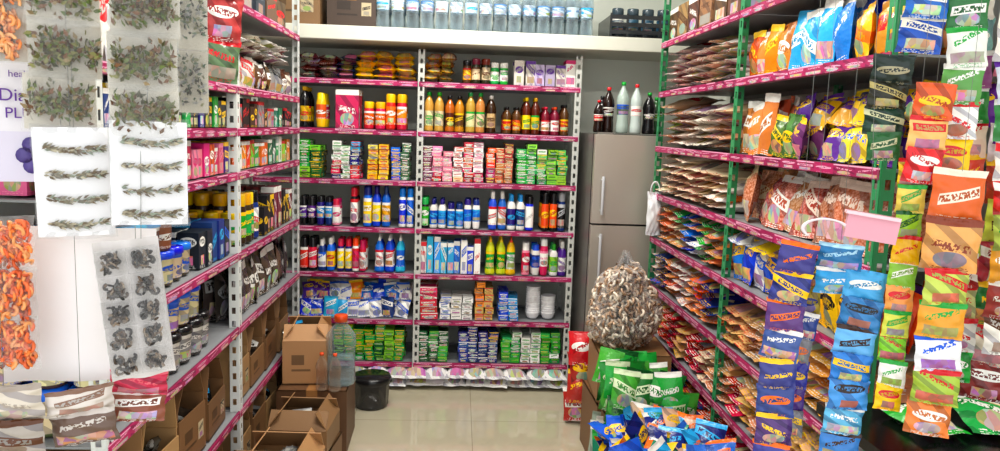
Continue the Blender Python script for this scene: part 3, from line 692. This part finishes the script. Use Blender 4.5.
for k in range(6):
    m.add(random.choice(PL), M4(.635+.03*(k % 2), 3.08-.05*k, .0, rr(-.3, .1), -.1, rr(-.1, .1), s=(.1, .08, .28)), random.choice([TEAL, hx('5a8a70'), hx('a8b8a8')]), random.choice([WHT, GRN]), foil)
m.build('grocery_sack_pile')

# ------------------------------------------------------------------ counter right
m = Mesher()
m.box(I4, .86, 1.4, 1.25, 1.66, .85, .875, hx('0e0e10'), mat=plast)
for x in (.88, 1.36):
    for y in (1.27, 1.62): m.box(I4, x, x+.03, y, y+.03, 0, .85, hx('2a2a2c'), mat=metal)
m.box(I4, .88, 1.39, 1.27, 1.65, .3, .315, hx('2a2a2c'), mat=metal)
m.build('black_side_table')
m = Mesher()
flats(m, I4, .98, 1.38, .875, .95, .11, .16, .03, P((WHT, RED), (hx('8a4a3c'), WHT), (CRM, BRN), (GRN, WHT)), y0=1.42)
m.build('grocery_packet_pile')

# ------------------------------------------------------------------ hanging rails + foreground goods
RODZ = 2.08
STR = hx('80827e'); SR = .0004
m = Mesher()
m.tube((-1.2, 1.1, RODZ), (-.3, 1.1, RODZ), .006, SILV); m.tube((-.34, 1.1, RODZ), (-.34, 1.1, 2.8), .003, SILV)
m.tube((-1.2, 1.5, RODZ), (-.4, 1.5, RODZ), .006, SILV); m.tube((-.44, 1.5, RODZ), (-.44, 1.5, 2.8), .003, SILV)
m.tube((-1.2, 2.0, RODZ), (-.6, 2.0, RODZ), .006, SILV); m.tube((-.62, 2.0, RODZ), (-.62, 2.0, 2.8), .003, SILV)
m.build('hanging_rail')
m = Mesher()
for y in (1.3, 1.45):
    m.tube((.55, y, RODZ), (1.42, y, RODZ), .006, SILV); m.tube((.58, y, RODZ), (.58, y, 2.8), .003, SILV)
m.build('hanging_rail')

def strip(name, x, y, ztop, items, rz=0, tilt=0, rod=RODZ, overlap=.006, mat=foil):
    m = Mesher(); z = ztop; xx = x
    for it in items:
        w, h, c, c2 = it[:4]; mt = it[4] if len(it) > 4 else mat
        ry = tilt+rr(-.09, .09); rzz = rz+rr(-.2, .2)
        m.add(random.choice(PH), M4(xx-math.sin(ry)*h, y+rr(-.004, .004), z-h*math.cos(ry), rzz, rr(-.12, .12), ry, s=(w, min(.03, w*.28), h)), c, c2, mt, cj=.04)
        xx -= math.sin(ry)*(h-overlap)
        z -= (h-overlap)*math.cos(ry)
    m.tube((x, y, ztop-.004), (x, y, rod), SR, STR, mat=plast)
    return m.build(name)

def herb(m, x, y, ztop, w, h, rz, cols, n=260, chunk=False, back=True, lo=.1, hi=.85):
    Q = M4(x, y, 0, rz)
    m.add(random.choice(PH), Q@M4(0, 0, ztop-h, s=(w, .022, h)), hx('f6f6f4'), mat=film, flag=0)
    for i in range(n):
        if chunk: m.add(CURL, Q@M4(rr(-.38, .38)*w, rr(-.007, .005), ztop-h+h*rr(.1, .85), rr(0, 6), rr(-1, 1), rr(-2, 2), s=(.015, .011, .015)), random.choice(cols), mat=foil, flag=0)
        else:
            zz = (rr(0, 1)+rr(0, 1))/2
            m.add(LEAF, Q@M4(rr(-.42, .42)*w, rr(-.006, .006), ztop-h+h*(lo+(hi-lo)*zz), rr(0, 6), rr(-.7, .7), rr(-2, 2), s=(.006, .006, .012)), random.choice(cols), mat=card, flag=0)
    if back: m.box(Q, -w*.48, w*.48, .0125, .0132, ztop-h*.97, ztop-.002, hx('d0cabc'), mat=card)
hg = [hx('566a2c'), hx('6a6a38'), hx('7a5230'), hx('4a4a24'), hx('94805a'), hx('6a4a30'), hx('8a8a50'), hx('6a7a34')]
ho = [hx('f0a060'), hx('e88a48'), hx('f4b880')]
for x, ys in ((-.557, .0), (-.447, .012)):
    m = Mesher()
    for i in range(4): herb(m, x+rr(-.006, .006), 1.1, 1.765-ys-i*.073, .094, .082, .3+rr(-.15, .15), hg)
    m.tube((x, 1.1, 1.76-ys), (x, 1.1, RODZ), SR, STR, mat=plast)
    m.build('herb_packet_strip')
m = Mesher()
for i in range(3): herb(m, -.642, 1.08, 1.78-i*.072, .09, .08, .3, ho, 170, chunk=True)
m.tube((-.637, 1.08, 1.72), (-.637, 1.1, RODZ), SR, STR, mat=plast)
m.build('dried_fruit_packet_strip')
m = Mesher()
for i in range(3): herb(m, -.53, 1.5, 1.86-i*.12, .085, .125, .3, [GRY, hx('6a7a6a'), hx('8a8a70'), hx('50504a')], 160, lo=.1, hi=.95)
m.tube((-.53, 1.5, 1.80), (-.53, 1.5, RODZ), SR, STR, mat=plast)
m.build('candy_packet_strip')
strip('snack_packet_strip', -.70, 2.0, 1.92, [(.1, .12, GRN, YEL), (.1, .12, RED, WHT), (.1, .12, hx('e8e0e0'), RED)], .35)
strip('snack_packet_strip', -.62, 2.0, 1.90, [(.1, .11, hx('c83840'), WHT), (.1, .11, hx('b84a40'), WHT), (.1, .11, hx('6a8a60'), RED)], .35)

def text(par, s, loc, size, col, rz=0, ry=0):
    cu = bpy.data.curves.new('label_text', 'FONT'); cu.body = s; cu.size = size; cu.extrude = .0003; cu.align_x = 'CENTER'
    ob = bpy.data.objects.new('label_text', cu); scene.collection.objects.link(ob)
    mt = bpy.data.materials.get('ink_%02x%02x%02x' % tuple(int(c*255) for c in col)) or simple('ink_%02x%02x%02x' % tuple(int(c*255) for c in col), col, .5)
    cu.materials.append(mt)
    ob.parent = par; ob.location = [loc[i]-par.location[i] for i in range(3)]; ob.rotation_euler = (math.pi/2, ry, rz)
# supplement carton
m = Mesher()
Q = M4(-.66, 1.19, 1.385, .3)
m.box(Q, -.065, .065, -.025, .025, 0, .205, hx('e8e6ec'), mat=card)
m.box(Q, -.0655, .0655, -.0256, .0256, .0, .075, hx('d8d4e4'), mat=card)
for k in range(6): m.add(CYL, Q@M4(.02+.018*math.cos(k*1.05), -.0262, .04+.018*math.sin(k*1.05), 0, math.pi/2, s=(.024, .024, .001)), hx('5a4a94'), flag=0)
m.tube((-.66, 1.19, 1.585), (-.66, 1.1, RODZ), SR, STR, mat=plast)
ob = m.build('supplement_carton')
for s_, zz, sz in (('Diabe', 1.505, .026), ('PLUS', 1.48, .022), ('health', 1.54, .014)):
    text(ob, s_, (-.655+.0075, 1.19-.0285, zz), sz, PUR, .3)

# dried-twig cards
tw = [hx('9a927c'), hx('7a7460'), hx('b0a890'), hx('8a9484'), hx('6a5a44')]
for x, zt, w, h, rz, nr in ((-.545, 1.47, .098, .155, .3, 4), (-.442, 1.482, .1, .148, .35, 4)):
    m = Mesher(); Q = M4(x, 1.1, zt-h, rz, ry=rr(-.04, .04))
    m.box(Q, -w/2, w/2, 0, .0012, 0, h, hx('f2f2f2'), mat=card)
    for r_ in range(nr):
        zc = h*(.13+.23*r_)
        for k in range(80):
            t = rr(-.38, .38)
            m.add(LEAF, Q@M4(t*w, -.003+rr(-.003, .001), zc-.012*(.16-t*t)*5*.5+rr(-.003, .003), rr(-.3, .3), rr(-.3, .3), math.pi/2+rr(-.7, .7), s=(.0035, .003, .010)), random.choice(tw), mat=card, flag=0)
    m.add(PH[2], Q@M4(0, 0, -.004, s=(w*1.05, .012, h*1.05)), hx('f4f4f4'), mat=film, flag=0)
    m.tube((x, 1.1, zt), (x, 1.1, 1.56), SR, STR, mat=plast)
    m.build('earring_card')
# paper sheets with hair clips
for x, zt, w, h, rz, clips in ((-.565, 1.322, .205, .235, .25, False), (-.452, 1.315, .085, .205, .35, True)):
    yy = 1.135 if not clips else 1.09
    m = Mesher(); Q = M4(x, yy, zt-h, rz, ry=.03 if not clips else -.1)
    nx_, V, F = 10, [], []
    for i in range(nx_+1):
        for j in (0, 1): V.append((-w/2+w*i/nx_, .006*math.sin(i*.9), h*j))
    for i in range(nx_): F.append((i*2, i*2+2, i*2+3, i*2+1))
    m.add(dict(V=np.array(V), F=np.array(F), UV=np.zeros((len(F), 4, 2)), S=np.zeros(len(F), int)), Q, hx('f2efef') if not clips else hx('cfcac6'), mat=card, flag=0)
    if clips:
        for cxx in (-.021, .02):
            for k in range(5):
                zz = h-.03-k*.037
                for q in range(30):
                    m.add(CURL, Q@M4(cxx+rr(-.011, .011), -.012+rr(-.003, .003), zz+rr(-.011, .011), rr(0, 6), rr(0, 6), rr(0, 6), s=(.011, .008, .011)), random.choice([hx('2a2422'), hx('4a3c30'), hx('6a5848'), hx('3a3a38'), hx('8a7a68')]), mat=plast, flag=0)
                m.add(PH[k % 6], Q@M4(cxx, -.013, zz-.018, s=(.042, .014, .038)), hx('f0f0f0'), mat=film, flag=0)
    m.tube((x, yy, zt), (x, 1.1, 1.5), SR, STR, mat=plast)
    m.build('hair_clip_card' if clips else 'paper_backing_sheet')
m = Mesher()
for i in range(3):
    herb(m, -.635, 1.07, 1.345-i*.072, .085, .078, .3, [hx('f08a40'), hx('e8703c'), hx('f4a868'), hx('d86030')], 200, chunk=True, back=False)
m.tube((-.635, 1.07, 1.345), (-.66, 1.1, RODZ), SR, STR, mat=plast)
m.build('candied_fruit_packet_strip')
strip('silver_packet_strip', -.635, 1.06, 1.105, [(.1, .055, hx('c8beb0'), hx('a89c90')), (.1, .055, hx('b0a89c'), BRN)], .3)
strip('silver_packet_strip', -.55, 1.1, 1.09, [(.09, .04, hx('d0c8c0'), hx('8a6a58')), (.09, .055, hx('6a544a'), hx('c8c0b8'))], .3)
strip('red_packet_strip', -.485, 1.15, 1.10, [(.085, .04, hx('c82a3c'), hx('e06070')), (.08, .05, hx('8a4a3c'), WHT)], .3)

# right foreground
A = -.35
pz = [(.075, .066, hx(c), k) for c, k in (('4c4292', ORG), ('3a4a9a', YEL), ('5a3c80', ORG), ('4450a0', WHT), ('4c4292', YEL), ('3a4a9a', ORG), ('5a3c80', YEL), ('4450a0', ORG))]
strip('sachet_strip', .685, 1.45, 1.285, pz, A, .055)
strip('sachet_strip', .77, 1.45, 1.285, [(.085, .055, hx('2a78b8'), hx('a8d8f0')), (.085, .055, hx('2f8fd0'), WHT)], A, -.02)
strip('sachet_strip', .815, 1.42, 1.235, [(.078, .062, hx('4aa8e0'), WHT), (.078, .062, hx('3a7ac8'), BLK), (.078, .062, hx('66b8e4'), hx('3a2018')), (.078, .062, hx('2a88d0'), YEL), (.078, .062, hx('4aa8e0'), hx('2a1810')), (.078, .062, hx('66b8e4'), WHT), (.078, .062, hx('3a8ac8'), hx('3a2018'))], A, .08)
strip('sachet_strip', .74, 1.5, 1.24, [(.045, .06, hx('6a6a7a'), YEL), (.045, .06, hx('b0a030'), NAV), (.045, .06, hx('3a4a9a'), WHT), (.045, .06, hx('8a8a90'), ORG), (.045, .06, hx('3a4a9a'), YEL), (.045, .06, hx('5a3a8a'), ORG), (.045, .06, hx('8a8a90'), YEL)], A, .04)
strip('biscuit_packet_strip', .865, 1.4, 1.85, [(.075, .07, BLU, WHT), (.075, .065, hx('2a68c8'), WHT), (.078, .07, hx('2468c0'), hx('e8e0d0'))], A)
strip('coffee_packet_strip', .825, 1.42, 1.655, [(.074, .055, hx('20302c'), hx('a8a080')), (.074, .055, hx('2a2c1c'), hx('b8a868')), (.074, .055, hx('1c4030'), hx('c8c8a0')), (.06, .055, hx('2a6a40'), hx('c8c8a0'))], A)
strip('coconut_powder_packet_strip', .935, 1.38, 1.84, [(.07, .07, hx('c8c830'), GRN), (.07, .075, hx('2f7a3c'), WHT), (.07, .075, hx('e8e8e0'), GRN), (.07, .075, hx('58a050'), WHT), (.07, .07, hx('f0f0e8'), RED), (.07, .07, YEL, RED)], A)
strip('spice_packet_strip', .875, 1.36, 1.60, [(.068, .066, hx('e03a2c'), YEL), (.07, .066, hx('f0b870'), RED), (.066, .066, hx('ee4a28'), WHT)], A, .06)
strip('snack_mix_packet_strip', .915, 1.32, 1.445, [(.092, .095, hx('e87c28'), hx('f0e4d0')), (.094, .1, hx('eca060'), hx('8a3a1c')), (.08, .07, hx('c8dc60'), RED), (.08, .07, hx('e8b030'), GRN), (.08, .07, hx('e8e8ec'), BLU), (.08, .07, hx('b0d048'), RED), (.08, .07, hx('f0803c'), WHT)], A, .03)
strip('chutney_packet_strip', .86, 1.38, 1.46, [(.05, .055, YEL, RED), (.05, .055, hx('f0e060'), GRN), (.05, .055, LIME, DGRN), (.05, .055, YEL, RED), (.05, .055, hx('9ac840'), WHT), (.05, .055, hx('f0a050'), RED), (.05, .055, hx('d8d850'), GRN), (.05, .055, LIME, RED), (.05, .055, WHT, GRN), (.05, .055, YEL, RED)], A)
strip('milk_powder_packet_strip', 1.035, 1.36, 1.85, [(.09, .1, hx('dcdcd4'), DGRN), (.1, .11, hx('e8e0d8'), MAG), (.09, .08, hx('c8ccd8'), PUR), (.09, .08, hx('3a8a44'), WHT), (.08, .075, hx('f0e8e0'), RED), (.08, .075, RED, WHT), (.08, .075, hx('b8d860'), GRN), (.08, .075, hx('e89a30'), WHT), (.08, .075, hx('a84a3c'), WHT), (.08, .075, WHT, BRN)], A, -.04)
strip('noodle_packet_strip', .985, 1.44, 1.8, [(.075, .072, hx('e8e4dc'), GRN), (.075, .072, hx('80b8b0'), WHT), (.075, .072, hx('a85a90'), WHT), (.075, .072, hx('2f8a3c'), WHT), (.075, .072, hx('f0d0c0'), RED), (.075, .072, hx('d83030'), YEL), (.075, .072, hx('c8d850'), BRN), (.075, .072, hx('a8c038'), WHT), (.075, .072, hx('b83a2c'), WHT), (.075, .072, hx('d8d890'), RED), (.075, .072, WHT, RED), (.075, .07, GRN, WHT)], A)
strip('noodle_packet_strip', 1.10, 1.44, 1.8, [(.09, .09, hx('e0dcd0'), DGRN), (.09, .09, hx('d88090'), WHT), (.09, .09, hx('2f8a3c'), WHT), (.09, .09, hx('e8e0e8'), PUR), (.09, .09, hx('c83030'), YEL), (.09, .09, hx('d8d850'), BRN), (.09, .09, hx('b84a3c'), WHT), (.09, .09, hx('2f8a3c'), YEL), (.09, .09, hx('e8e0c8'), RED), (.09, .08, hx('8a3a2c'), WHT)], A)
# oval tagged pack
m = Mesher()
m.add(BALL, M4(1.0, 1.25, 1.15, A, ry=.5, s=(.12, .014, .18)), hx('d9b73c'), flag=0)
m.add(PH[0], M4(1.01, 1.242, 1.17, A, ry=.5, s=(.095, .02, .135)), hx('7c2f70'), YEL)
m.tube((1.03, 1.25, 1.30), (1.03, 1.3, RODZ), SR, STR, mat=plast)
m.build('toffee_packet')
m = Mesher()
m.add(BOX, M4(.775, 1.36, 1.305, A, ry=.12, s=(.09, .02, .05)), hx('e8a8b8'), mat=plast, flag=0, smooth=False)
m.add(BOX, M4(.775, 1.355, 1.349, A, ry=.12, s=(.094, .026, .006)), hx('f2c8d0'), mat=plast, flag=0, smooth=False)
m.add(HOOK, M4(.70, 1.38, 1.32, A, s=(.08, .04, .04)), hx('e8dce0'), mat=plast, flag=0)
m.tube((.775, 1.36, 1.35), (.775, 1.45, RODZ), SR, STR, mat=plast)
m.build('pink_plastic_case')

# ------------------------------------------------------------------ tube lights
EM, nt, out = newmat('tube_glow'); e = nt.nodes.new('ShaderNodeEmission'); e.inputs[0].default_value = (1, .98, .94, 1); e.inputs[1].default_value = 6; nt.links.new(e.outputs[0], out.inputs[0])
for y in (2.0, 3.4):
    hs = slab('tube_light', -.6, .6, y-.03, y+.03, 2.76, 2.8, METAL)
    tb = slab('tube', -.58, .58, y-.014, y+.014, 2.725, 2.758, EM, .01); tb.parent = hs; tb.location = (0, 0, -.038)
    L = bpy.data.lights.new('tube_lamp', 'AREA'); L.shape = 'RECTANGLE'; L.size = 1.2; L.size_y = .08; L.energy = 36; L.color = (1, .97, .91)
    lo = bpy.data.objects.new('tube_lamp', L); scene.collection.objects.link(lo); lo.parent = hs; lo.location = (0, 0, -.07)

w = bpy.data.worlds.new('World'); scene.world = w; w.use_nodes = True
bg = w.node_tree.nodes['Background']; bg.inputs[0].default_value = (.97, .98, 1, 1); bg.inputs[1].default_value = 1.75

# ------------------------------------------------------------------ camera
cam = bpy.data.cameras.new('camera'); cam.lens = 27; cam.sensor_width = 36; cam.clip_start = .05
co = bpy.data.objects.new('camera', cam); scene.collection.objects.link(co)
from mathutils import Matrix, Vector
yaw, pit, rol = math.radians(3.3), math.radians(-7.4), .035
Fv = Vector((math.sin(yaw)*math.cos(pit), math.cos(yaw)*math.cos(pit), math.sin(pit)))
R0 = Vector((math.cos(yaw), -math.sin(yaw), 0)); U0 = R0.cross(Fv)
Rv = R0*math.cos(rol)+U0*math.sin(rol); Uv = U0*math.cos(rol)-R0*math.sin(rol)
mm = Matrix((( Rv.x, Uv.x, -Fv.x, 0), (Rv.y, Uv.y, -Fv.y, 0), (Rv.z, Uv.z, -Fv.z, 1.49), (0, 0, 0, 1)))
co.matrix_world = mm
scene.camera = co
scene.view_settings.view_transform = 'Standard'
scene.view_settings.look = 'None'
scene.view_settings.gamma = .92
